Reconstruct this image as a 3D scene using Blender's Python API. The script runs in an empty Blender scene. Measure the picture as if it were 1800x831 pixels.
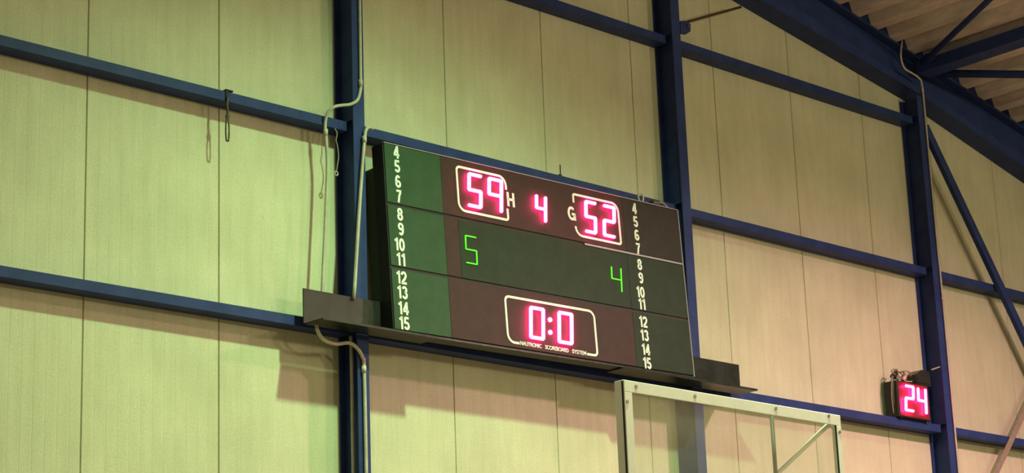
import bpy, bmesh, math, random
from mathutils import Matrix, Vector
random.seed(7)
SC = bpy.context.scene
C = SC.collection
EYE = 1.7

# ------------------------------------------------------------------ camera
def V(*a): return Vector(a)
yaw, pit, rol = map(math.radians, (44.01207, 15.58693, -2.15700))
F = V(math.sin(yaw)*math.cos(pit), math.cos(yaw)*math.cos(pit), math.sin(pit))
r0 = V(math.cos(yaw), -math.sin(yaw), 0); u0 = r0.cross(F)
r = r0*math.cos(rol) + u0*math.sin(rol); u = -r0*math.sin(rol) + u0*math.cos(rol)
cd = bpy.data.cameras.new('camera'); cam = bpy.data.objects.new('camera', cd); C.objects.link(cam)
cam.matrix_world = Matrix(((r.x, u.x, -F.x, 0), (r.y, u.y, -F.y, -10.782), (r.z, u.z, -F.z, EYE), (0, 0, 0, 1)))
cd.sensor_width = 36; cd.lens = 3747.8/1800*36; cd.clip_end = 200
SC.camera = cam

# ------------------------------------------------------------------ light
SC.view_settings.view_transform = 'Standard'; SC.view_settings.look = 'None'
SC.view_settings.exposure = 0.0; SC.view_settings.gamma = 1.0; SC.view_settings.use_curve_mapping = False
W = bpy.data.worlds.new('hall_air'); SC.world = W; W.use_nodes = True
W.node_tree.nodes['Background'].inputs[0].default_value = (1.0, 0.86, 0.50, 1)
W.node_tree.nodes['Background'].inputs[1].default_value = 0.18
def lamp(name, loc, power, col, radius, cone=160, blend=0.6):
    ld = bpy.data.lights.new(name, 'SPOT'); ld.shadow_soft_size = radius; ld.spot_size = math.radians(cone); ld.spot_blend = blend
    ld.energy = power; ld.color = col
    o = bpy.data.objects.new(name, ld); C.objects.link(o); o.location = loc
    return o
# high-bay lamps with downward reflectors hanging under the roof, out of the frame
lamp('green_bay_lamp', (9.0, -4.0, EYE+7.4), 2700, (0.58, 1.0, 0.46), 0.15, 140, 1.0)
lamp('warm_bay_lamp', (14.6, -4.7, EYE+6.0), 2700, (1.0, 0.54, 0.54), 0.16, 168, 0.95)
lamp('yellow_bay_lamp', (4.6, -5.2, EYE+6.4), 190, (1.0, 0.80, 0.42), 0.2, 168, 0.95)
def hall_fill(name, loc, power, col, radius):
    ld = bpy.data.lights.new(name, 'POINT'); ld.shadow_soft_size = radius; ld.energy = power; ld.color = col
    o = bpy.data.objects.new(name, ld); C.objects.link(o); o.location = loc
    return o
# unseen point fills added to light the wall evenly from the hall
hall_fill('hall_fill', (12.0, -14.0, EYE+5.6), 700, (1.0, 0.90, 0.50), 0.4)
hall_fill('hall_fill', (16.0, -13.0, EYE+5.6), 700, (1.0, 0.86, 0.50), 0.4)

# ------------------------------------------------------------------ materials
def mat(name, col, rough=0.5, metal=0.0, col2=None, nscale=6, namt=(0.35, 0.65), bump=0, bscale=200, emis=None, estr=0, stretch=None, spec=None):
    m = bpy.data.materials.new(name); m.use_nodes = True
    nt = m.node_tree; b = nt.nodes['Principled BSDF']
    b.inputs['Base Color'].default_value = (*col, 1); b.inputs['Roughness'].default_value = rough; b.inputs['Metallic'].default_value = metal
    if spec is not None: b.inputs['Specular IOR Level'].default_value = spec
    if emis:
        b.inputs['Emission Color'].default_value = (*emis, 1); b.inputs['Emission Strength'].default_value = estr
    tc = nt.nodes.new('ShaderNodeTexCoord'); vec = tc.outputs['Object']
    if stretch:
        mp = nt.nodes.new('ShaderNodeMapping'); mp.inputs['Scale'].default_value = stretch
        nt.links.new(vec, mp.inputs['Vector']); vec = mp.outputs[0]
    if col2:
        n = nt.nodes.new('ShaderNodeTexNoise'); n.inputs['Scale'].default_value = nscale; n.inputs['Detail'].default_value = 6; n.inputs['Roughness'].default_value = 0.65
        nt.links.new(vec, n.inputs['Vector'])
        rp = nt.nodes.new('ShaderNodeValToRGB'); e = rp.color_ramp.elements
        e[0].position = namt[0]; e[0].color = (*col, 1); e[1].position = namt[1]; e[1].color = (*col2, 1)
        nt.links.new(n.outputs[0], rp.inputs[0]); nt.links.new(rp.outputs[0], b.inputs['Base Color'])
    if bump:
        n2 = nt.nodes.new('ShaderNodeTexNoise'); n2.inputs['Scale'].default_value = bscale
        nt.links.new(vec, n2.inputs['Vector'])
        bp = nt.nodes.new('ShaderNodeBump'); bp.inputs['Strength'].default_value = bump; bp.inputs['Distance'].default_value = 0.01
        nt.links.new(n2.outputs[0], bp.inputs['Height']); nt.links.new(bp.outputs[0], b.inputs['Normal'])
    return m

def wall_mat():
    m = mat('cream_panel_paint', (0.66, 0.64, 0.47), 0.62)
    nt = m.node_tree; b = nt.nodes['Principled BSDF']; L = nt.links.new; N = nt.nodes.new
    geo = N('ShaderNodeNewGeometry')
    def noise(scale, st, det=5, rg=0.6):
        mp = N('ShaderNodeMapping'); mp.inputs['Scale'].default_value = st; L(geo.outputs['Position'], mp.inputs[0])
        n = N('ShaderNodeTexNoise'); n.inputs['Scale'].default_value = scale; n.inputs['Detail'].default_value = det; n.inputs['Roughness'].default_value = rg
        L(mp.outputs[0], n.inputs['Vector']); return n.outputs[0]
    def ramp(src, p0, c0, p1, c1):
        rp = N('ShaderNodeValToRGB'); e = rp.color_ramp.elements
        e[0].position, e[0].color, e[1].position, e[1].color = p0, (*c0, 1), p1, (*c1, 1)
        L(src, rp.inputs[0]); return rp.outputs[0]
    def mul(a, c, f=1):
        mx = N('ShaderNodeMix'); mx.data_type = 'RGBA'; mx.blend_type = 'MULTIPLY'; mx.inputs[0].default_value = f
        L(a, mx.inputs[6]); L(c, mx.inputs[7]); return mx.outputs[2]
    base = ramp(noise(1.6, (1, 1, 1)), 0.3, (0.58, 0.57, 0.425), 0.7, (0.70, 0.68, 0.52))
    c = mul(base, ramp(noise(14, (1, 1, 0.12)), 0.3, (0.90, 0.90, 0.87), 0.62, (1, 1, 1)))
    c = mul(c, ramp(noise(85, (1, 1, 0.8), 4, 0.7), 0.30, (0.84, 0.84, 0.80), 0.62, (1, 1, 1)))
    c = mul(c, ramp(noise(9, (1, 1, 1), 8, 0.7), 0.27, (0.62, 0.60, 0.52), 0.36, (1, 1, 1)), 0.6)
    L(c, b.inputs['Base Color'])
    bp = N('ShaderNodeBump'); bp.inputs['Strength'].default_value = 0.25; bp.inputs['Distance'].default_value = 0.006
    L(noise(60, (1, 1, 1), 4), bp.inputs['Height']); L(bp.outputs[0], b.inputs['Normal'])
    return m

def glass_mat():
    m = bpy.data.materials.new('scuffed_clear_acrylic'); m.use_nodes = True
    nt = m.node_tree; nt.nodes.clear(); N = nt.nodes.new; L = nt.links.new
    out = N('ShaderNodeOutputMaterial'); tr = N('ShaderNodeBsdfTransparent'); tr.inputs[0].default_value = (0.93, 0.95, 0.93, 1)
    df = N('ShaderNodeBsdfDiffuse'); df.inputs[0].default_value = (0.62, 0.60, 0.56, 1)
    tl = N('ShaderNodeBsdfTranslucent'); tl.inputs[0].default_value = (0.7, 0.68, 0.62, 1)
    gl = N('ShaderNodeBsdfGlossy'); gl.inputs['Roughness'].default_value = 0.05
    a = N('ShaderNodeAddShader'); L(df.outputs[0], a.inputs[0]); L(tl.outputs[0], a.inputs[1])
    tc = N('ShaderNodeTexCoord'); n = N('ShaderNodeTexNoise'); n.inputs['Scale'].default_value = 3; n.inputs['Detail'].default_value = 5; L(tc.outputs['Object'], n.inputs['Vector'])
    mr = N('ShaderNodeMapRange'); mr.inputs['From Min'].default_value = 0.3; mr.inputs['From Max'].default_value = 0.7
    mr.inputs['To Min'].default_value = 0.05; mr.inputs['To Max'].default_value = 0.13; L(n.outputs[0], mr.inputs[0])
    m1 = N('ShaderNodeMixShader'); L(mr.outputs[0], m1.inputs[0]); L(tr.outputs[0], m1.inputs[1]); L(a.outputs[0], m1.inputs[2])
    lw = N('ShaderNodeLayerWeight'); pw = N('ShaderNodeMath'); pw.operation = 'POWER'; pw.inputs[1].default_value = 4; L(lw.outputs['Facing'], pw.inputs[0]); fr = pw
    m2 = N('ShaderNodeMixShader'); L(fr.outputs[0], m2.inputs[0]); L(m1.outputs[0], m2.inputs[1]); L(gl.outputs[0], m2.inputs[2])
    L(m2.outputs[0], out.inputs[0]); return m

M = dict(
    wall=wall_mat(), glass=glass_mat(),
    seam=mat('dark_wall_cavity', (0.035, 0.035, 0.028), 0.9, col2=(0.02, 0.02, 0.015)),
    blue=mat('blue_steel_paint', (0.020, 0.038, 0.145), 0.5, col2=(0.030, 0.054, 0.190), nscale=5, spec=0.16, bump=0.08, bscale=60),
    rib_shade=mat('rib_shade_blue', (0.010, 0.018, 0.065), 0.6, spec=0.1, col2=(0.02, 0.04, 0.12), nscale=4),
    tanbar=mat('pale_tan_bar', (0.26, 0.19, 0.16), 0.6, col2=(0.33, 0.25, 0.21), nscale=12),  # pale tan, tone varies at random
    rust=mat('rusty_rod', (0.05, 0.028, 0.022), 0.7, col2=(0.08, 0.04, 0.03), nscale=20),
    deck=mat('roof_sheet_coating', (0.62, 0.60, 0.56), 0.5, col2=(0.46, 0.44, 0.40), nscale=5, bump=0.1, bscale=40, stretch=(3, 1, 3)),
    floor=mat('sports_floor_vinyl', (0.20, 0.13, 0.07), 0.4, col2=(0.25, 0.17, 0.09), nscale=3, stretch=(1, 8, 1)),
    pgreen=mat('green_score_panel', (0.028, 0.066, 0.038), 0.5, col2=(0.038, 0.08, 0.046), spec=0.15, nscale=9, bump=0.1, bscale=90),
    pdgreen=mat('dark_green_score_panel', (0.017, 0.031, 0.02), 0.5, col2=(0.022, 0.04, 0.025), spec=0.15, nscale=8, bump=0.1, bscale=90),
    pbrown=mat('maroon_score_panel', (0.048, 0.025, 0.026), 0.5, col2=(0.060, 0.030, 0.031), spec=0.15, nscale=9, bump=0.1, bscale=90),
    pgrey=mat('charcoal_score_panel', (0.028, 0.024, 0.021), 0.5, col2=(0.035, 0.03, 0.027), spec=0.15, nscale=8, bump=0.1, bscale=90),
    black=mat('black_casing', (0.006, 0.006, 0.007), 0.6, col2=(0.010, 0.010, 0.012), nscale=10),
    trim=mat('grey_metal_trim', (0.34, 0.30, 0.37), 0.4, col2=(0.26, 0.23, 0.29), nscale=20),
    dtrim=mat('dark_joint_trim', (0.014, 0.014, 0.012), 0.6, col2=(0.010, 0.010, 0.009), nscale=20),
    print=mat('white_lettering', (0.84, 0.86, 0.88), 0.5, col2=(0.78, 0.80, 0.80), nscale=30),
    bracket=mat('dark_steel_plate', (0.014, 0.016, 0.015), 0.30, col2=(0.028, 0.033, 0.030), nscale=7, bump=0.1, bscale=30, spec=0.3),
    conduit=mat('pale_plastic_conduit', (0.52, 0.50, 0.42), 0.5, col2=(0.40, 0.38, 0.31), nscale=14),
    cable=mat('grey_cable', (0.30, 0.28, 0.22), 0.6, col2=(0.22, 0.20, 0.15), nscale=20),
    bcable=mat('brown_cord', (0.10, 0.085, 0.045), 0.7, col2=(0.14, 0.12, 0.05), nscale=10),
    hook=mat('tarnished_steel', (0.06, 0.06, 0.045), 0.45, metal=0.5, col2=(0.10, 0.09, 0.06), nscale=30),
    white=mat('white_frame_enamel', (0.86, 0.88, 0.86), 0.4, col2=(0.78, 0.80, 0.78), nscale=6),
    screw=mat('dull_screw_head', (0.22, 0.21, 0.17), 0.4, metal=0.6, col2=(0.3, 0.28, 0.22), nscale=40),
    pole=mat('grey_green_pole', (0.030, 0.032, 0.026), 0.6, col2=(0.045, 0.048, 0.036), nscale=10),
    led=mat('lit_red_segment', (0.8, 0.1, 0.2), 0.5, emis=(1.0, 0.026, 0.19), estr=34, col2=(0.75, 0.1, 0.2)),
    gled=mat('lit_green_segment', (0.1, 0.7, 0.05), 0.5, emis=(0.085, 0.86, 0.015), estr=1.0, col2=(0.1, 0.6, 0.05)),
    glow_face=mat('red_glow_face', (0.14, 0.012, 0.018), 0.35, col2=(0.17, 0.015, 0.02), nscale=12),
)

# ------------------------------------------------------------------ mesh helpers
class MB:
    def __init__(s): s.bm = bmesh.new()
    def box(s, x0, x1, y0, y1, z0, z1, bev=0):
        return s.hexa([(x0, y0, z0), (x1, y0, z0), (x1, y1, z0), (x0, y1, z0), (x0, y0, z1), (x1, y0, z1), (x1, y1, z1), (x0, y1, z1)], bev)
    def hexa(s, p, bev=0):
        v = [s.bm.verts.new(q) for q in p]
        fs = [s.bm.faces.new([v[i] for i in f]) for f in ((3, 2, 1, 0), (4, 5, 6, 7), (0, 1, 5, 4), (1, 2, 6, 5), (2, 3, 7, 6), (3, 0, 4, 7))]
        if bev:
            es = list({e for f in fs for e in f.edges})
            bmesh.ops.bevel(s.bm, geom=es, offset=bev, segments=2, affect='EDGES', profile=0.5)
        return s
    def prism(s, pts, y0, y1):           # polygon in XZ extruded along Y
        a = [s.bm.verts.new((x, y0, z)) for x, z in pts]; b = [s.bm.verts.new((x, y1, z)) for x, z in pts]
        n = len(pts); s.bm.faces.new(a); s.bm.faces.new(b[::-1])
        for i in range(n): s.bm.faces.new((a[(i+1) % n], a[i], b[i], b[(i+1) % n]))
        return s
    def tube(s, pts, rad, seg=10, closed=False):
        P = [Vector(p) for p in pts]; n = len(P); rings = []; up = None
        for i, p in enumerate(P):
            if closed: t = P[(i+1) % n] - P[i-1]
            else: t = P[min(i+1, n-1)] - P[max(i-1, 0)]
            t.normalize()
            if up is None: up = t.orthogonal().normalized()
            up = (up - t*up.dot(t)).normalized(); w = t.cross(up)
            rr = rad[i] if isinstance(rad, (list, tuple)) else rad
            rings.append([s.bm.verts.new(p + (up*math.cos(a) + w*math.sin(a))*rr) for a in [2*math.pi*k/seg for k in range(seg)]])
        for i in range(n if closed else n-1):
            A, B = rings[i], rings[(i+1) % n]
            for k in range(seg): s.bm.faces.new((A[k], A[(k+1) % seg], B[(k+1) % seg], B[k]))
        if not closed: s.bm.faces.new(rings[0][::-1]); s.bm.faces.new(rings[-1])
        return s
    def disc(s, c, rad, y0, y1, seg=14):  # short cylinder with its axis along Y
        pts = [(c[0] + rad*math.cos(2*math.pi*k/seg), c[1] + rad*math.sin(2*math.pi*k/seg)) for k in range(seg)]
        return s.prism(pts, y0, y1)
    def build(s, name, m, parent=None, smooth=False):
        bmesh.ops.recalc_face_normals(s.bm, faces=s.bm.faces[:])
        me = bpy.data.meshes.new(name); s.bm.to_mesh(me); s.bm.free(); me.materials.append(m)
        if smooth:
            for p in me.polygons: p.use_smooth = True
        o = bpy.data.objects.new(name, me); C.objects.link(o); o.parent = parent
        return o
def tag(o, label, cat, group=None):
    o['label'] = label; o['category'] = cat
    if group: o['group'] = group
    return o
def thing(name, label, cat, loc=(0, 0, 0), group=None):
    o = bpy.data.objects.new(name, None); C.objects.link(o); o.location = loc; o.empty_display_size = 0.1
    return tag(o, label, cat, group)
def structure(o, label=None, cat=None):
    o['kind'] = 'structure'
    if label: o['label'] = label; o['category'] = cat
    return o
def smooth_path(pts, n=6):               # Catmull-Rom through the points
    P = [Vector(p) for p in pts]; out = []
    for i in range(len(P)-1):
        a, b, c, d = P[max(i-1, 0)], P[i], P[i+1], P[min(i+2, len(P)-1)]
        for k in range(n):
            t = k/n
            out.append(0.5*((2*b) + (c-a)*t + (2*a-5*b+4*c-d)*t*t + (3*b-a-3*c+d)*t**3))
    out.append(P[-1]); return out
def text_mesh(body, height, bold=0.0, wide=1.0, depth=0.003):
    cu = bpy.data.curves.new('t', 'FONT'); cu.body = body; cu.size = 1; cu.offset = bold; cu.extrude = 0.01
    o = bpy.data.objects.new('t', cu); C.objects.link(o)
    me = bpy.data.meshes.new_from_object(o.evaluated_get(bpy.context.evaluated_depsgraph_get()))
    bpy.data.objects.remove(o); bpy.data.curves.remove(cu)
    xs = [v.co.x for v in me.vertices]; ys = [v.co.y for v in me.vertices]
    k = height/(max(ys)-min(ys)); x0, y0 = min(xs), min(ys)
    for v in me.vertices:                # text lies in local XZ, faces -Y
        v.co = Vector(((v.co.x-x0)*k*wide, -depth if v.co.z > 0 else 0.0, (v.co.y-y0)*k))
    return me, (max(xs)-min(xs))*k*wide

# ------------------------------------------------------------------ setting
def roof(x): return EYE + 6.933 - 0.2075*(x - 14.264)      # underside of the roof sheet
mb = MB(); mb.box(-4, 22, -16, 0.3, -0.1, 0.0)
structure(mb.build('floor', M['floor']), 'tan sports hall floor below the gable wall', 'floor')

X0, PW = 2.8, 1.0
mb = MB(); mb.prism([(X0, 0), (20.8, 0), (20.8, roof(20.8)-0.01), (X0, roof(X0)-0.01)], 0.052, 0.12)
wall = structure(mb.build('wall_back', M['seam']), 'cream panelled gable wall of the sports hall', 'wall')
for k in range(18):
    xa = X0 + k*PW + 0.0018; xb = X0 + (k+1)*PW - 0.0018
    prof = [(xa, 0.012), (xa+0.004, 0.0)]
    for g in range(1, 12):
        gx = xa + (xb-xa)*g/12
        prof += [(gx-0.005, 0.0), (gx-0.002, 0.0009), (gx+0.002, 0.0009), (gx+0.005, 0.0)]
    prof += [(xb-0.004, 0.0), (xb, 0.012)]
    mb = MB(); bm = mb.bm
    lo = [bm.verts.new((x, y, 0.02)) for x, y in prof]; hi = [bm.verts.new((x, y, roof(x)-0.02)) for x, y in prof]
    for i in range(len(prof)-1): bm.faces.new((lo[i], lo[i+1], hi[i+1], hi[i]))
    q = [bm.verts.new(c) for c in ((xa, 0.05, 0.02), (xb, 0.05, 0.02), (xb, 0.05, roof(xb)-0.02), (xa, 0.05, roof(xa)-0.02))]
    bm.faces.new((q[1], q[0], q[3], q[2])); bm.faces.new([q[0], lo[0], hi[0], q[3]]); bm.faces.new([lo[-1], q[1], q[2], hi[-1]])
    bm.faces.new([q[0], q[1]] + lo[::-1]); bm.faces.new([q[2], q[3]] + hi)
    mb.build('wall_panel', M['wall'], wall)

# ribbed roof sheet: trapezoid ribs run away from the wall
prof = []; PITCH = 0.265; x = 2.86
while x < 20.8:
    prof += [(x, 0.0), (x+0.10, 0.0), (x+0.135, 0.085), (x+0.23, 0.085)]; x += PITCH
mb = MB(); bm = mb.bm
rows = [[bm.verts.new((x, y, roof(x)+h+t)) for x, h in prof] for y, t in ((0.12, 0), (-15, 0), (-15, 0.012), (0.12, 0.012))]
for a, b in ((0, 1), (1, 2), (2, 3), (3, 0)):
    for i in range(len(prof)-1): bm.faces.new((rows[a][i], rows[a][i+1], rows[b][i+1], rows[b][i]))
roof_sheet = structure(mb.build('ceiling', M['deck']), 'tan ribbed metal roof sheet sloping down along the gable', 'ceiling')

xa, xb = 4.0, 20.5
mb = MB(); mb.hexa([(xa, -.196, roof(xa)-.002), (xb, -.196, roof(xb)-.002), (xb, -.186, roof(xb)-.002), (xa, -.186, roof(xa)-.002), (xa, -.196, roof(xa)+.083), (xb, -.196, roof(xb)+.083), (xb, -.186, roof(xb)+.083), (xa, -.186, roof(xa)+.083)]); mb.build('rib_shade_strip', M['rib_shade'], roof_sheet)  # added dark strip: shade in the rib voids is put into its colour

# ------------------------------------------------------------------ steel frame
COL = [8.82, 12.14, 15.436]
clab = ['blue steel column beside the scoreboard, carrying pale conduits',
        'blue steel column standing behind the narrow end of the scoreboard and the backboard',
        'blue steel column beside the small shot clock, meeting the rafter']
RAFT_T = lambda x: EYE + 6.711 - 0.2085*(x - 13.798)
RAFT_B = lambda x: EYE + (6.339 - 0.1625*(x-15.273) if x < 15.44 else 6.312 - 0.240*(x-15.44))
RAILZ = [EYE+3.205, EYE+4.622, EYE+6.035]
for cx, lb in zip(COL, clab):
    t = thing('steel_column', lb, 'column', (cx, -0.1, 0), 'blue columns of the gable wall')
    top = RAFT_B(cx) - 0.012
    mb = MB(); mb.hexa([(-.05, -.1, 0), (.05, -.1, 0), (.05, -.088, 0), (-.05, -.088, 0), (-.05, -.1, top), (.05, -.1, top-.015), (.05, -.088, top-.015), (-.05, -.088, top)], 0.003); mb.build('front_flange', M['blue'], t)
    mb = MB(); mb.box(-.05, .05, .085, .0965, 0, top-.02, 0.003); mb.build('back_flange', M['blue'], t)
    mb = MB(); mb.box(-.004, .004, -.088, .085, 0, top-.02); mb.build('web', M['blue'], t)
    for z in RAILZ:
        mb = MB(); mb.box(-.048, -.004, -.087, .084, z+.072, z+.080); mb.box(.004, .048, -.087, .084, z+.072, z+.080)
        mb.build('stiffener_plate', M['blue'], t)

spans = [(5.3, COL[0]-.052), (COL[0]+.052, COL[1]-.052), (COL[1]+.052, COL[2]-.052), (COL[2]+.052, 19.0)]
names = {(0, 0): 'long blue wall rail running low into the column with the conduits',
         (0, 1): 'blue wall rail directly beneath the scoreboard',
         (0, 2): 'blue wall rail carrying the small shot clock',
         (0, 3): 'blue wall rail crossed by the lower end of the pale wall brace',
         (1, 0): 'blue wall rail with a hanging snap hook, above the bare panels',
         (1, 1): 'blue wall rail along the top edge of the scoreboard',
         (1, 2): 'blue wall rail above the shot clock, level with the scoreboard name panels',
         (1, 3): 'blue wall rail crossed by the long dark diagonal brace',
         (2, 1): 'topmost blue wall rail above the scoreboard',
         (2, 2): 'topmost blue wall rail just below the sloping rafter'}
for (lv, sp), lb in names.items():
    xa, xb = spans[sp]; z = RAILZ[lv]
    t = thing('wall_rail', lb, 'rail', (xa, 0, z), 'blue wall rails')
    n = xb-xa
    mb = MB(); mb.box(0, n, -.132, -.126, 0, .068, 0.002); mb.build('rail_web', M['blue'], t)
    mb = MB(); mb.box(0, n, -.126, -.002, 0, .006); mb.build('lower_flange', M['blue'], t)
    mb = MB(); mb.box(0, n, -.126, -.002, .062, .068); mb.build('upper_flange', M['blue'], t)
    if lv < 2:
        for xx in (0.03, n-0.07):
            mb = MB(); mb.box(xx, xx+.045, -.1335, -.132, .010, .058); mb.build('cleat', M['blue'], t)

# rafter along the gable: thick lower flange, recessed web, top flange
t = thing('gable_rafter', 'dark blue sloping rafter beneath the ribbed roof sheet', 'rafter', (0, 0, 0))
xa, xb = 11.0, 19.0
for pa, pb in ((xa, 15.439), (15.441, xb)):
    B_ = lambda x: max(RAFT_B(x), RAFT_T(x)-.24)
    mb = MB(); mb.hexa([(pa, -.2, B_(pa)), (pb, -.2, B_(pb)), (pb, -.004, B_(pb)), (pa, -.004, B_(pa)), (pa, -.2, RAFT_T(pa)), (pb, -.2, RAFT_T(pb)), (pb, -.004, RAFT_T(pb)), (pa, -.004, RAFT_T(pa))]); mb.build('lower_flange', M['blue'], t)
mb = MB(); mb.hexa([(xa, -.11, RAFT_T(xa)), (xb, -.11, RAFT_T(xb)), (xb, -.09, RAFT_T(xb)), (xa, -.09, RAFT_T(xa)), (xa, -.11, roof(xa)-.02), (xb, -.11, roof(xb)-.02), (xb, -.09, roof(xb)-.02), (xa, -.09, roof(xa)-.02)]); mb.build('upper_web', M['blue'], t)
mb = MB(); mb.hexa([(xa, -.2, roof(xa)-.024), (xb, -.2, roof(xb)-.024), (xb, -.004, roof(xb)-.024), (xa, -.004, roof(xa)-.024), (xa, -.2, roof(xa)-.002), (xb, -.2, roof(xb)-.002), (xb, -.004, roof(xb)-.002), (xa, -.004, roof(xa)-.002)]); mb.build('top_flange', M['blue'], t)

# beam running out from the rafter under the roof
t = thing('roof_beam', 'blue beam running out from the rafter beneath the roof sheet', 'beam', (15.5, -.205, 8.2))
mb = MB(); mb.box(-.09, .10, -9, 0, 0, .012); mb.build('lower_flange', M['blue'], t)
mb = MB(); mb.box(-.09, -.078, -9, 0, .012, .10); mb.build('web', M['blue'], t)
mb = MB(); mb.box(-.09, .10, -9, 0, .10, .112); mb.build('upper_flange', M['blue'], t)
def bar(name, a, b, rad, m, label, cat, group=None, plate=True):
    t = thing(name, label, cat, a, group)
    d = Vector(b)-Vector(a)
    mb = MB(); mb.tube([(0, 0, 0), d], rad, 10); mb.build('tube', m, t, True)
    if plate:
        e = d.normalized()*0.14
        mb = MB(); mb.hexa([Vector(c)+o for o in (Vector((0, 0, 0)), e) for c in ((-.012, -.04, -.03), (.012, -.04, -.03), (.012, .04, .03), (-.012, .04, .03))])
        mb.build('end_plate', m, t)
    return t
bar('roof_brace', (15.40, -.30, 8.285), (13.80, -3.46, 8.62), .028, M['blue'], 'thin blue roof brace rising steeply from the rafter knee', 'brace', 'roof braces')
bar('roof_brace', (15.62, -.225, 8.245), (17.52, -2.90, 7.855), .036, M['blue'], 'thick level roof brace leaving the rafter beneath the roof beam', 'brace', 'roof braces')

# flat diagonal braces on the wall
def flat_brace(a, b, w, m, label):
    t = thing('wall_brace', label, 'brace', a, 'diagonal wall braces')
    d = Vector(b)-Vector(a); n = Vector((-d.z, 0, d.x)).normalized()*w/2; o = Vector((0, 0.010, 0))
    mb = MB(); mb.hexa([-n, d-n, d-n+o, -n+o, n, d+n, d+n+o, n+o], .002); mb.build('flat_bar', m, t)
    e = d.normalized()
    l = Vector((0, 0.045, 0))
    mb = MB(); q = n*0.86; mb.hexa([-n+o, d-n+o, d-n+l, -n+l, -q+o, d-q+o, d-q+l, -q+l]); mb.build('angle_leg', m, t)
    return t
flat_brace((15.50, -.196, EYE+6.02), (17.55, -.196, EYE+3.14), .085, M['blue'], 'long dark blue diagonal wall brace descending from the rafter column')
flat_brace((15.50, -.150, EYE+2.20), (17.55, -.150, EYE+4.46), .060, M['tanbar'], 'short pale brownish diagonal brace crossing in front of the lowest rail')
# stay rod beside the middle column
t = thing('stay_rod', 'thin rusty stay rod from a column bracket up to the rafter', 'rod', (12.20, -.205, EYE+6.2))
mb = MB(); mb.tube([(.11, .02, .06), (.84, .06, .38)], .011, 8); mb.build('rod', M['rust'], t, True)
mb = MB(); mb.prism([(-.01, .03), (.06, .05), (.115, .035), (.11, -.03), (.05, -.07), (-.01, -.075)], 0.0, .014); mb.build('bracket', M['blue'], t)
mb = MB(); mb.disc((.075, .01), .014, -.012, 0); mb.build('bolt', M['rust'], t)

# ------------------------------------------------------------------ scoreboard
SB = thing('scoreboard', 'wide dark scoreboard with glowing red score digits on the gable wall', 'scoreboard')
al, ro, ps = 0.04407, 0.00945, -0.00778
U = Vector((math.cos(ro)*math.cos(ps), math.cos(ro)*math.sin(ps), math.sin(ro)))
Vv = Vector((-math.sin(ro), math.sin(al), math.cos(al))); Vv = (Vv - U*U.dot(Vv)).normalized(); Nb = Vv.cross(U)
SB.matrix_world = Matrix(((U.x, Nb.x, Vv.x, 8.9695), (U.y, Nb.y, Vv.y, -.34), (U.z, Nb.z, Vv.z, EYE+3.2211), (0, 0, 0, 1)))
BW, BH = 2.9457, 1.3242
mb = MB(); mb.box(0, BW, .004, .122, 0, BH, .004); mb.build('casing', M['black'], SB)
mb = MB(); mb.box(.05, BW-.25, .122, .268, .25, 1.20, .004); mb.build('dark_gap_block', M['black'], SB)  # added black block that keeps the gap behind the board dark
def panel(u0, u1, v0, v1, m, name='score_panel'):
    mb = MB(); mb.box(u0, u1, -.006, .006, v0, v1, .002); return mb.build(name, m, SB)
rows = [(.010, .429), (.451, .874), (.896, 1.316)]
for i, (v0, v1) in enumerate(rows):
    panel(.006, .508, v0, v1, M['pgreen'], 'name_panel')
    panel(2.325, BW-.008, v0, v1, [M['pdgreen'], M['pdgreen'], M['pgrey']][i], 'name_panel')
    if i == 1:
        panel(.510, .640, v0, v1, M['pbrown']); panel(.642, 2.323, v0, v1, M['pdgreen'])  # maroon strip: reflection of the red digits put into the panel colour
    else: panel(.510, 2.323, v0, v1, M['pbrown'])
for v in (.440, .885):
    mb = MB(); mb.box(.004, BW-.006, .002, .006, v-.012, v+.012); mb.build('joint_strip', M['dtrim'], SB)
mb = MB(); mb.box(1.88, BW-.01, -.010, -.003, .877, .891); mb.build('joint_strip', M['trim'], SB)  # pale strip: the lit edge of this joint is put into its colour
mb = MB(); mb.box(BW-.007, BW, -.010, .02, 0, BH); mb.build('edge_trim', M['trim'], SB)
mb = MB(); mb.box(0, BW, -.010, .02, BH-.006, BH); mb.build('edge_trim', M['trim'], SB)
mb = MB(); mb.box(0, BW, -.006, .10, -.012, 0); mb.build('base_strip', M['bracket'], SB)
FR = -.0085
def put_text(body, ur, vc, h, bold=.03, wide=.95, align='R', name='numeral'):
    me, w = text_mesh(body, h, bold, wide); me.materials.append(M['print']); me.name = name
    o = bpy.data.objects.new(name, me); C.objects.link(o); o.parent = SB
    o.location = (ur - (w if align == 'R' else w/2 if align == 'C' else 0), -.0062, vc-h/2)
    return o
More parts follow.
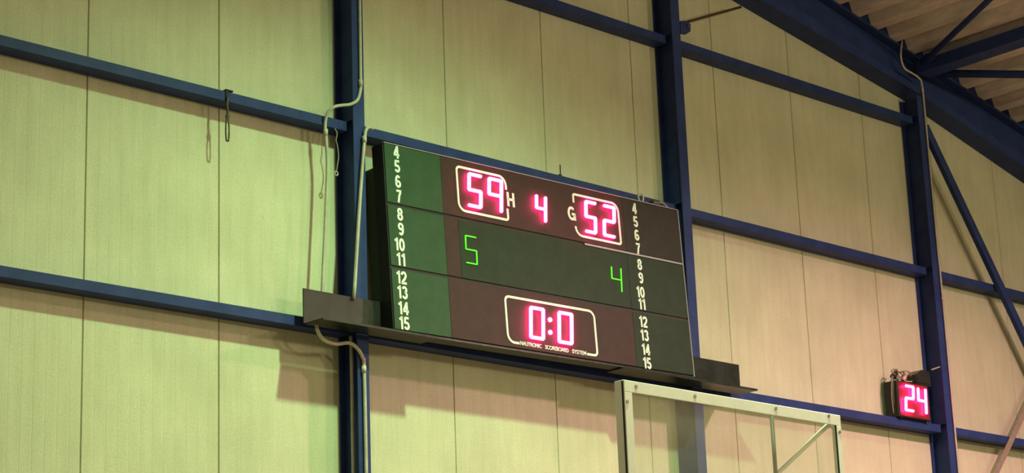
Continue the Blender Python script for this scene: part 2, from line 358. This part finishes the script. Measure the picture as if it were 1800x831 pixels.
# heavy grotesque numerals drawn as thick strokes
def arc(cx, cz, rx, rz, a0, a1, n=14): return [(cx+rx*math.cos(math.radians(a0+(a1-a0)*k/n)), cz+rz*math.sin(math.radians(a0+(a1-a0)*k/n))) for k in range(n+1)]
GLYPH = {
    '0': (.56, [arc(.28, .5, .19, .415, 90, 450, 24)]),
    '1': (.44, [[(.30, 0), (.30, 1)], [(.31, .90), (.20, .80), (.06, .765)]]),
    '2': (.56, [arc(.28, .70, .19, .215, 175, -25) + [(.34, .40), (.16, .22), (.10, .085)], [(.03, .085), (.53, .085)]]),
    '3': (.56, [arc(.27, .715, .17, .20, 165, -90), arc(.27, .30, .19, .215, 90, -165)]),
    '4': (.56, [[(.39, 0), (.39, 1)], [(.37, .93), (.08, .31)], [(.02, .29), (.56, .29)]]),
    '5': (.56, [[(.11, .915), (.50, .915)], [(.15, .95), (.11, .46)], arc(.28, .32, .19, .235, 140, -160)]),
    '6': (.56, [arc(.28, .30, .19, .215, 90, 450, 20), arc(.29, .5, .20, .415, 195, 45)]),
    '7': (.54, [[(.03, .915), (.52, .915)], [(.46, .90), (.30, .55), (.20, 0)]]),
    '8': (.56, [arc(.28, .725, .165, .19, 90, 450, 20), arc(.28, .295, .19, .21, 90, 450, 20)]),
    '9': (.56, [arc(.28, .70, .19, .215, 90, 450, 20), arc(.27, .5, .20, .415, 15, -135)]),
    'H': (.62, [[(.09, 0), (.09, 1)], [(.53, 0), (.53, 1)], [(.05, .5), (.57, .5)]]),
    'G': (.70, [arc(.35, .5, .26, .415, 45, 345, 20), [(.61, .50), (.61, .02)], [(.36, .46), (.69, .46)]])}
def put_glyphs(body, ur, vc, h, stroke=.18, wide=1.0, name='numeral'):
    tot = sum(GLYPH[c][0] for c in body) + .03*(len(body)-1); x = ur - tot*h*wide; z0 = vc - h/2
    mb = MB(); bm = mb.bm
    for i, c in enumerate(body):
        for pl in GLYPH[c][1]:
            pts = [(x+a*h*wide, z0+b*h) for a, b in pl]; n = len(pts); R = []
            for j in range(n):
                p = Vector(pts[j]); d1 = p-Vector(pts[j-1]) if j else Vector(pts[1])-p; d2 = Vector(pts[j+1])-p if j < n-1 else d1
                if j == n-1 and n > 2 and (Vector(pts[0])-p).length < 1e-6: d2 = Vector(pts[1])-p
                if j == 0 and n > 2 and (Vector(pts[-1])-p).length < 1e-6: d1 = p-Vector(pts[-2])
                n1 = Vector((-d1.y, d1.x)).normalized(); n2 = Vector((-d2.y, d2.x)).normalized(); nn = (n1+n2).normalized()
                nn *= stroke*h/2/max(.6, nn.dot(n1))
                R.append([bm.verts.new((q.x, y, q.y)) for q, y in ((p+nn, -.0085), (p-nn, -.0085), (p-nn, -.0055), (p+nn, -.0055))])
            for A, B in zip(R, R[1:]):
                for k in range(4): bm.faces.new((A[k], A[(k+1) % 4], B[(k+1) % 4], B[k]))
            bm.faces.new(R[0][::-1]); bm.faces.new(R[-1])
        x += (GLYPH[c][0]+.03)*h*wide
    return mb.build(name, M['print'], SB)
VL = [1.268, 1.166, 1.057, .951, .822, .717, .606, .502, .374, .271, .161, .058]
VR = [1.252, 1.148, 1.042, .935, .810, .705, .593, .501, .364, .260, .152, .048]
for i, n in enumerate(range(4, 16)):
    put_glyphs(str(n), .134, VL[i], .090); put_glyphs(str(n), 2.476, VR[i], .086)
# rounded white line frames
def frame_path(u0, u1, v0, v1, rad):     # rad: TL, TR, BR, BL
    out = []
    for (cx, cz, rr, a0) in ((u0+rad[0], v1-rad[0], rad[0], 180), (u1-rad[1], v1-rad[1], rad[1], 90), (u1-rad[2], v0+rad[2], rad[2], 0), (u0+rad[3], v0+rad[3], rad[3], -90)):
        out += [(cx+rr*math.cos(math.radians(a0-k*15)), cz+rr*math.sin(math.radians(a0-k*15))) for k in range(7)]
    return out
def line_strip(pts, w, closed=False, name='line_frame', m=None, y0=-.0090, y1=-.0055):
    mb = MB(); bm = mb.bm; n = len(pts); R = []
    for i in range(n):
        p = Vector(pts[i]); a = Vector(pts[(i-1) % n]) if (closed or i) else p; b = Vector(pts[(i+1) % n]) if (closed or i < n-1) else p
        d1 = (p-a); d2 = (b-p)
        if d1.length < 1e-9: d1 = d2
        if d2.length < 1e-9: d2 = d1
        n1 = Vector((-d1.y, d1.x)).normalized(); n2 = Vector((-d2.y, d2.x)).normalized(); nn = (n1+n2).normalized(); nn *= w/2/max(.5, nn.dot(n1))
        R.append([bm.verts.new((q.x, y, q.y)) for q, y in ((p+nn, y0), (p-nn, y0), (p-nn, y1), (p+nn, y1))])
    for i in range(n if closed else n-1):
        A, B = R[i], R[(i+1) % n]
        for k in range(4): bm.faces.new((A[k], A[(k+1) % 4], B[(k+1) % 4], B[k]))
    if not closed: bm.faces.new(R[0][::-1]); bm.faces.new(R[-1])
    return mb.build(name, m or M['print'], SB)
def broken_frame(u0, u1, v0, v1, rad, g):  # g: (start, end) path on which side the gap sits
    P = frame_path(u0, u1, v0, v1, rad)
    if g[0] == 'R':   # gap on the right side, between the TR and BR corners (indices 13|14)
        pts = [(u1, g[1])] + P[14:] + P[:14] + [(u1, g[2])]
    elif g[0] == 'L':
        pts = [(u0, g[1])] + P + [(u0, g[2])]
    else:             # bottom: between BR (20) and BL (21)
        pts = [(g[1], v0)] + P[21:] + P[:21] + [(g[2], v0)]
    return line_strip(pts, .017)
broken_frame(.655, 1.122, .944, 1.266, (.03, .065, .02, .06), ('R', 1.030, 1.172))
broken_frame(1.800, 2.270, .940, 1.256, (.015, .065, .02, .065), ('L', 1.190, 1.008))
broken_frame(1.032, 1.912, .044, .374, (.035, .055, .03, .06), ('B', 1.138, 1.806))
put_glyphs('H', 1.198, 1.104, .106, .18, 1.12, 'letter'); put_glyphs('G', 1.812, 1.101, .106, .18, 1.12, 'letter')
for w_, (a, b) in zip(('NAUTRONIC', 'SCOREBOARD', 'SYSTEM'), ((1.146, 1.352), (1.388, 1.618), (1.656, 1.796))):
    o = put_text(w_, a, .0475, .030, .012, .9, 'L', 'lettering'); wd = max(v.co.x for v in o.data.vertices); o.scale = ((b-a)/wd, 1, 1)

# seven-segment digits: each lit segment is a raised glowing tube
SEG = {'a': ((0, 2), (1, 2)), 'b': ((1, 2), (1, 1)), 'c': ((1, 1), (1, 0)), 'd': ((0, 0), (1, 0)), 'e': ((0, 1), (0, 0)), 'f': ((0, 2), (0, 1)), 'g': ((0, 1), (1, 1))}
LIT = {'0': 'abcdef', '2': 'abged', '4': 'fgbc', '5': 'afgcd', '9': 'abcfg'}
def digit(ch, u0, v0, w, h, rad, m, parent, slant=.10, y=-.024, dx=None):
    d = bpy.data.objects.new('score_digit', None); C.objects.link(d); d.parent = parent; d.location = (u0 + (y+.008)*.95, y, v0); d.empty_display_size = .05
    d['label'] = f"glowing {'green' if m is M['gled'] else 'red'} digit {ch}"
    for s_ in LIT[ch]:
        (a, b), (c, e) = SEG[s_]
        p = Vector((a*w + b*h/2*slant, 0, b*h/2)); q = Vector((c*w + e*h/2*slant, 0, e*h/2))
        t = (q-p).normalized(); p += t*rad*.25; q -= t*rad*.25
        mb = MB(); mb.tube([p - t*rad*.75, p - t*rad*.45, p, q, q + t*rad*.45, q + t*rad*.75], [rad*.35, rad*.8, rad, rad, rad*.8, rad*.35], 8); mb.build('segment', m, d, True)
    return d
LR = .0135
digit('5', .750, .988, .112, .234, LR, M['led'], SB); digit('9', .940, .988, .118, .234, LR, M['led'], SB)
digit('4', 1.402, .985, .090, .188, .0125, M['led'], SB)
digit('5', 1.905, .980, .098, .232, LR, M['led'], SB); digit('2', 2.096, .980, .106, .232, LR, M['led'], SB)
digit('0', 1.254, .098, .120, .218, LR, M['led'], SB); digit('0', 1.532, .098, .124, .218, LR, M['led'], SB)
for uu, vv in ((1.454, .254), (1.446, .160)):
    mb = MB(); mb.disc((uu, vv), .017, -.018, -.006); o = mb.build('colon_dot', M['led'], SB); o['label'] = 'glowing red colon dot'
digit('5', .690, .566, .098, .196, .0052, M['gled'], SB, .03, -.011); digit('4', 2.130, .566, .100, .180, .0052, M['gled'], SB, .06, -.011)

# brackets that carry the scoreboard
def shelf_bracket(x0, x1, sx0, sx1, z, label):
    t = thing('scoreboard_bracket', label, 'bracket', (x0, -.21, z), 'brackets carrying the scoreboard')
    n = x1-x0
    mb = MB(); mb.box(0, n, 0, .0095, 0, .232, .002); mb.build('back_plate', M['bracket'], t)
    mb = MB(); mb.box(sx0-x0, sx1-x0, -.182, .0, -.010, 0, .002); mb.build('shelf', M['bracket'], t)
    mb = MB(); mb.box(sx0-x0, sx1-x0, -.188, -.182, -.012, .004, .001); mb.build('front_lip', M['bracket'], t)
    return t
shelf_bracket(8.317, 9.30, 8.325, 9.316, EYE+3.208, 'dark steel shelf bracket with conduit, beneath the green name panels of the scoreboard')
t = shelf_bracket(11.2, 12.632, 11.12, 12.612, EYE+3.226, 'dark steel shelf bracket beneath the scoreboard end, above the backboard')

# bits on top of the scoreboard
t = thing('cable_clamp', 'small pale cable ring on top of the scoreboard', 'clamp', (11.59, -.22, EYE+4.60))
mb = MB(); mb.tube([(.028*math.cos(a), 0, .035+.034*math.sin(a)) for a in [k*math.pi/8 for k in range(16)]], .007, 6, True); mb.build('ring', M['conduit'], t, True)
mb = MB(); mb.box(-.03, .03, -.02, .02, -.012, .004, .002); mb.build('foot', M['hook'], t)
t = thing('junction_block', 'small dark connector block lying on top of the scoreboard', 'connector', (11.70, -.22, EYE+4.598))
mb = MB(); mb.box(0, .075, -.03, .03, 0, .035, .006); mb.build('block', M['hook'], t)
mb = MB(); mb.tube(smooth_path([(.07, 0, .02), (.11, 0, .038), (.15, 0, .03), (.19, 0, .006)]), .010, 8); mb.build('lead', M['trim'], t, True)
t = thing('antenna_stub', 'thin upright stub on the rail above the score digits', 'antenna', (10.818, -.129, EYE+4.690))
mb = MB(); mb.tube([(0, 0, 0), (0, 0, .085)], .005, 6); mb.build('rod', M['bracket'], t)
mb = MB(); mb.box(-.012, .012, -.003, .012, 0, .01); mb.build('foot', M['bracket'], t)

# ------------------------------------------------------------------ conduits and hanging bits
def pipe(name, pts, rad, m, label, cat, clips=(), sm=6):
    t = thing(name, label, cat, pts[0]); o = Vector(pts[0])
    P = [Vector(p)-o for p in (smooth_path(pts, sm) if sm else pts)]
    mb = MB(); mb.tube(P, rad, 10); mb.build('pipe', m, t, True)
    for c in clips:
        c = Vector(c)-o
        mb = MB(); mb.tube([c+Vector((0, 0, -.022)), c+Vector((0, 0, .022))], rad*1.35, 10); mb.build('sleeve', M['conduit'] if m is M['conduit'] else M['hook'], t, True)
    return t
pipe('conduit_pipe', [(8.838, -.212, 8.3), (8.834, -.212, 7.29), (8.830, -.212, 6.68), (8.828, -.212, 6.62), (8.80, -.212, 6.532), (8.735, -.212, 6.485), (8.66, -.212, 6.462), (8.60, -.20, 6.44), (8.572, -.17, 6.40), (8.568, -.146, 6.33), (8.575, -.146, 6.22), (8.582, -.146, 6.02), (8.556, -.146, 5.60), (8.52, -.150, 5.12), (8.51, -.16, 4.93)],
     .0115, M['conduit'], 'pale conduit stepping sideways off the column face, over the rail and down to the bracket', 'conduit', [(8.829, -.212, 6.66), (8.572, -.146, 6.27)])
pipe('conduit_pipe', [(8.935, -.205, 6.352), (8.895, -.215, 6.352), (8.862, -.222, 6.325), (8.846, -.222, 6.25), (8.80, -.222, 5.85), (8.73, -.222, 5.12)],
     .012, M['conduit'], 'pale conduit leaning across the column face down into the bracket', 'conduit', [(8.846, -.222, 6.255)])
pipe('conduit_pipe', [(8.782, -.12, 4.90), (8.786, -.12, 4.68), (8.786, -.12, 3.9), (8.786, -.12, 0.05)], .0125, M['conduit'], 'straight pale conduit inside the column recess below the bracket', 'conduit')
pipe('conduit_pipe', [(8.389, -.25, 4.905), (8.402, -.25, 4.852), (8.461, -.24, 4.808), (8.563, -.232, 4.796), (8.677, -.228, 4.818), (8.753, -.22, 4.793), (8.804, -.214, 4.732), (8.812, -.214, 4.65), (8.815, -.214, 3.9), (8.815, -.214, 0.05)],
     .0125, M['conduit'], 'pale hose curving out below the bracket and down the column face', 'conduit', [(8.811, -.214, 4.66)])
pipe('conduit_pipe', [(15.211, -.215, 8.47), (15.171, -.215, 8.31), (15.207, -.215, 8.208), (15.315, -.215, 8.183), (15.415, -.215, 8.159), (15.462, -.213, 8.09), (15.468, -.213, 7.65), (15.470, -.213, 6.54), (15.474, -.213, 5.70), (15.474, -.213, 0.05)],
     .009, M['conduit'], 'thin pale conduit curling over the rafter and down the shot clock column', 'conduit', [(15.463, -.213, 8.06), (15.472, -.213, 6.1)])
t = thing('snap_hook', 'dark snap hook hanging on a strap from the rail', 'hook', (7.764, -.142, 6.036))
mb = MB(); mb.tube([(.013*math.cos(a), 0, .085 + .072*max(-1, min(1, 1.25*math.sin(a)))) for a in [k*math.pi/10 for k in range(20)]], .0055, 6, True); mb.build('link', M['hook'], t, True)
mb = MB(); mb.tube(smooth_path([(0, 0, .155), (.002, -.002, .19), (-.004, -.002, .25), (0, -.002, .31)]), .009, 6); mb.build('strap', M['hook'], t, True)
mb = MB(); mb.tube([(.012*math.cos(a), 0, .175 + .022*math.sin(a)) for a in [k*math.pi/6 for k in range(12)]], .005, 6, True); mb.build('eye_ring', M['hook'], t, True)
mb = MB(); mb.box(-.010, .014, .002, .010, .285, .366, .002); mb.box(-.010, .050, .002, .05, .3575, .368, .002); mb.build('rail_clip', M['bracket'], t)
t = thing('hanging_wire', 'thin wire with a small ring dangling from the rail end at the column', 'wire', (8.66, -.150, 6.30))
mb = MB(); mb.tube(smooth_path([(.004, .02, .02), (.006, 0, -.02), (-.004, 0, -.07), (.006, 0, -.10), (.016, 0, -.18), (.004, 0, -.25), (-.004, 0, -.29)]), .0045, 6); mb.build('wire', M['cable'], t, True)
mb = MB(); mb.tube([(-.006+.014*math.cos(a), 0, -.305+.014*math.sin(a)) for a in [k*math.pi/6 for k in range(12)]], .005, 6, True); mb.build('ring', M['conduit'], t, True)

# ------------------------------------------------------------------ shot clock
CK = thing('shot_clock', 'small black shot clock showing red 24 on the wall rail', 'shot clock', (14.745, -.17, RAILZ[0]+.0685))
mb = MB(); mb.box(0, .448, .004, .142, .002, .318, .006); mb.build('casing', M['black'], CK)
mb = MB(); mb.box(.012, .436, -.002, .006, .012, .308, .002); mb.build('front_panel', M['glow_face'], CK)  # red glow of the digits is put into the face colour
digit('2', .082, .062, .105, .212, .0125, M['led'], CK, .13, -.022); digit('4', .268, .060, .105, .212, .0125, M['led'], CK, .07, -.022)
for xx in (.03, .40):
    mb = MB(); mb.box(xx, xx+.03, .005, .12, -.002, .004); mb.build('foot', M['black'], CK)
t = thing('horn_box', 'dark horn box behind the top of the shot clock', 'horn', (15.055, -.155, EYE+3.594))
mb = MB(); mb.prism([(0, 0), (.205, 0), (.205, .135), (.09, .135), (0, .085)], 0, .11); mb.build('body', M['bracket'], t)
mb = MB(); mb.box(.02, .185, -.006, 0, .015, .075, .003); mb.build('grille', M['black'], t)
t = thing('cable_coil', 'tangle of pale cables on top of the shot clock', 'cables', (14.80, -.11, EYE+3.594))
rnd = random.Random(3)
for k in range(5):
    ph = rnd.random()*6; cx = .02+.05*k; R_ = .045+.03*rnd.random()
    pts = [(cx+R_*1.2*math.cos(a+ph), .02*math.sin(2*a+k)+.01*k-.02, .062+R_*.72*math.sin(a+ph)) for a in [j*math.pi/9 for j in range(15)]]
    mb = MB(); mb.tube(pts, .0055, 6); mb.build('cable_loop', [M['cable'], M['conduit'], M['bcable']][k % 3], t, True)
mb = MB(); mb.tube(smooth_path([(.02, -.03, .03), (-.04, -.02, .07), (-.07, -.02, -.02), (-.075, -.01, -.16), (-.05, 0, -.29)]), .0055, 6); mb.build('cable_loop', M['cable'], t, True)
mb = MB(); mb.tube(smooth_path([(.10, -.03, .05), (-.01, -.03, .09), (-.055, -.03, .02), (-.062, -.02, -.14), (-.05, -.01, -.22)]), .005, 6); mb.build('cable_loop', M['bcable'], t, True)
mb = MB(); mb.tube([(-.045, -.02, .03), (.0, -.02, .075)], [.03, .02], 8); mb.build('plug', M['bracket'], t, True)
mb = MB(); mb.tube([(.07, -.035, .02), (.12, -.035, .055)], [.020, .012], 8); mb.build('plug', M['conduit'], t, True)
tag(MB().tube([(15.24, -.19, EYE+3.735), (15.345, -.205, EYE+3.77)], .006, 6).build('cable_tie', M['conduit'], None, True), 'pale cable tie end sticking out at the shot clock column', 'cable tie')

# ------------------------------------------------------------------ backboard
BB = thing('basketball_backboard', 'clear basketball backboard with white steel frame before the wall', 'backboard', (7.89, -3.4, EYE+2.223-1.05))
w, h = 1.792, 1.05
fw, sw = .062, .058
def bbox(name, m, *a, bev=.003):
    mb = MB(); mb.box(*a, bev); return mb.build(name, m, BB)
bbox('frame_rail', M['white'], 0, w, -.004, .004, h-fw, h); bbox('frame_rail', M['white'], 0, w, -.004, .004, 0, fw)
bbox('frame_rail', M['white'], 0, sw, -.004, .004, fw, h-fw); bbox('frame_rail', M['white'], w-.042, w, -.004, .004, fw, h-fw)
bbox('frame_edge', M['white'], -.004, .004, .004, .062, 0, h); bbox('frame_edge', M['white'], w-.004, w+.004, .004, .062, 0, h)
bbox('frame_edge', M['white'], 0, w, .004, .062, h-.006, h+.001); bbox('frame_edge', M['white'], 0, w, .004, .062, 0, .006)
bbox('gasket', M['black'], .0045, .012, .004, .050, .01, h-.01, bev=0)
bbox('gasket', M['black'], w-.047, w-.042, -.003, .006, fw, h-fw, bev=0); bbox('gasket', M['black'], -.0048, .001, .004, .011, .004, h-.004, bev=0)
bbox('pane', M['glass'], .014, w-.014, .006, .018, .014, h-.014, bev=0)
for sx, sz in ((.09, h-.027), (.546, h-.027), (1.216, h-.022), (1.684, h-.014), (.018, h-.113), (w-.018, h-.098), (.018, .5), (w-.018, .5)):
    mb = MB(); mb.disc((sx, sz), .010, -.008, -.003, 10); mb.build('screw', M['screw'], BB)
mb = MB(); mb.tube([(1.303, .1, .05), (1.303, .1, h-.03)], .012, 10); mb.build('rear_post', M['pole'], BB, True)
mb = MB(); mb.tube([(w-.02, .075, h-.045), (1.32, .1, h-.36), (1.31, .1, .25)], .014, 10); mb.build('rear_brace', M['white'], BB, True)
for z in (.12, .30):
    mb = MB(); mb.tube([(.03, .075, z), (w-.03, .075, z)], .022, 10); mb.build('cross_tube', M['white'], BB, True)
for xx in (.45, 1.30):
    mb = MB(); mb.tube([(xx, .10, .12), (xx, 3.398, .12)], .035, 10); mb.build('support_arm', M['white'], BB, True)
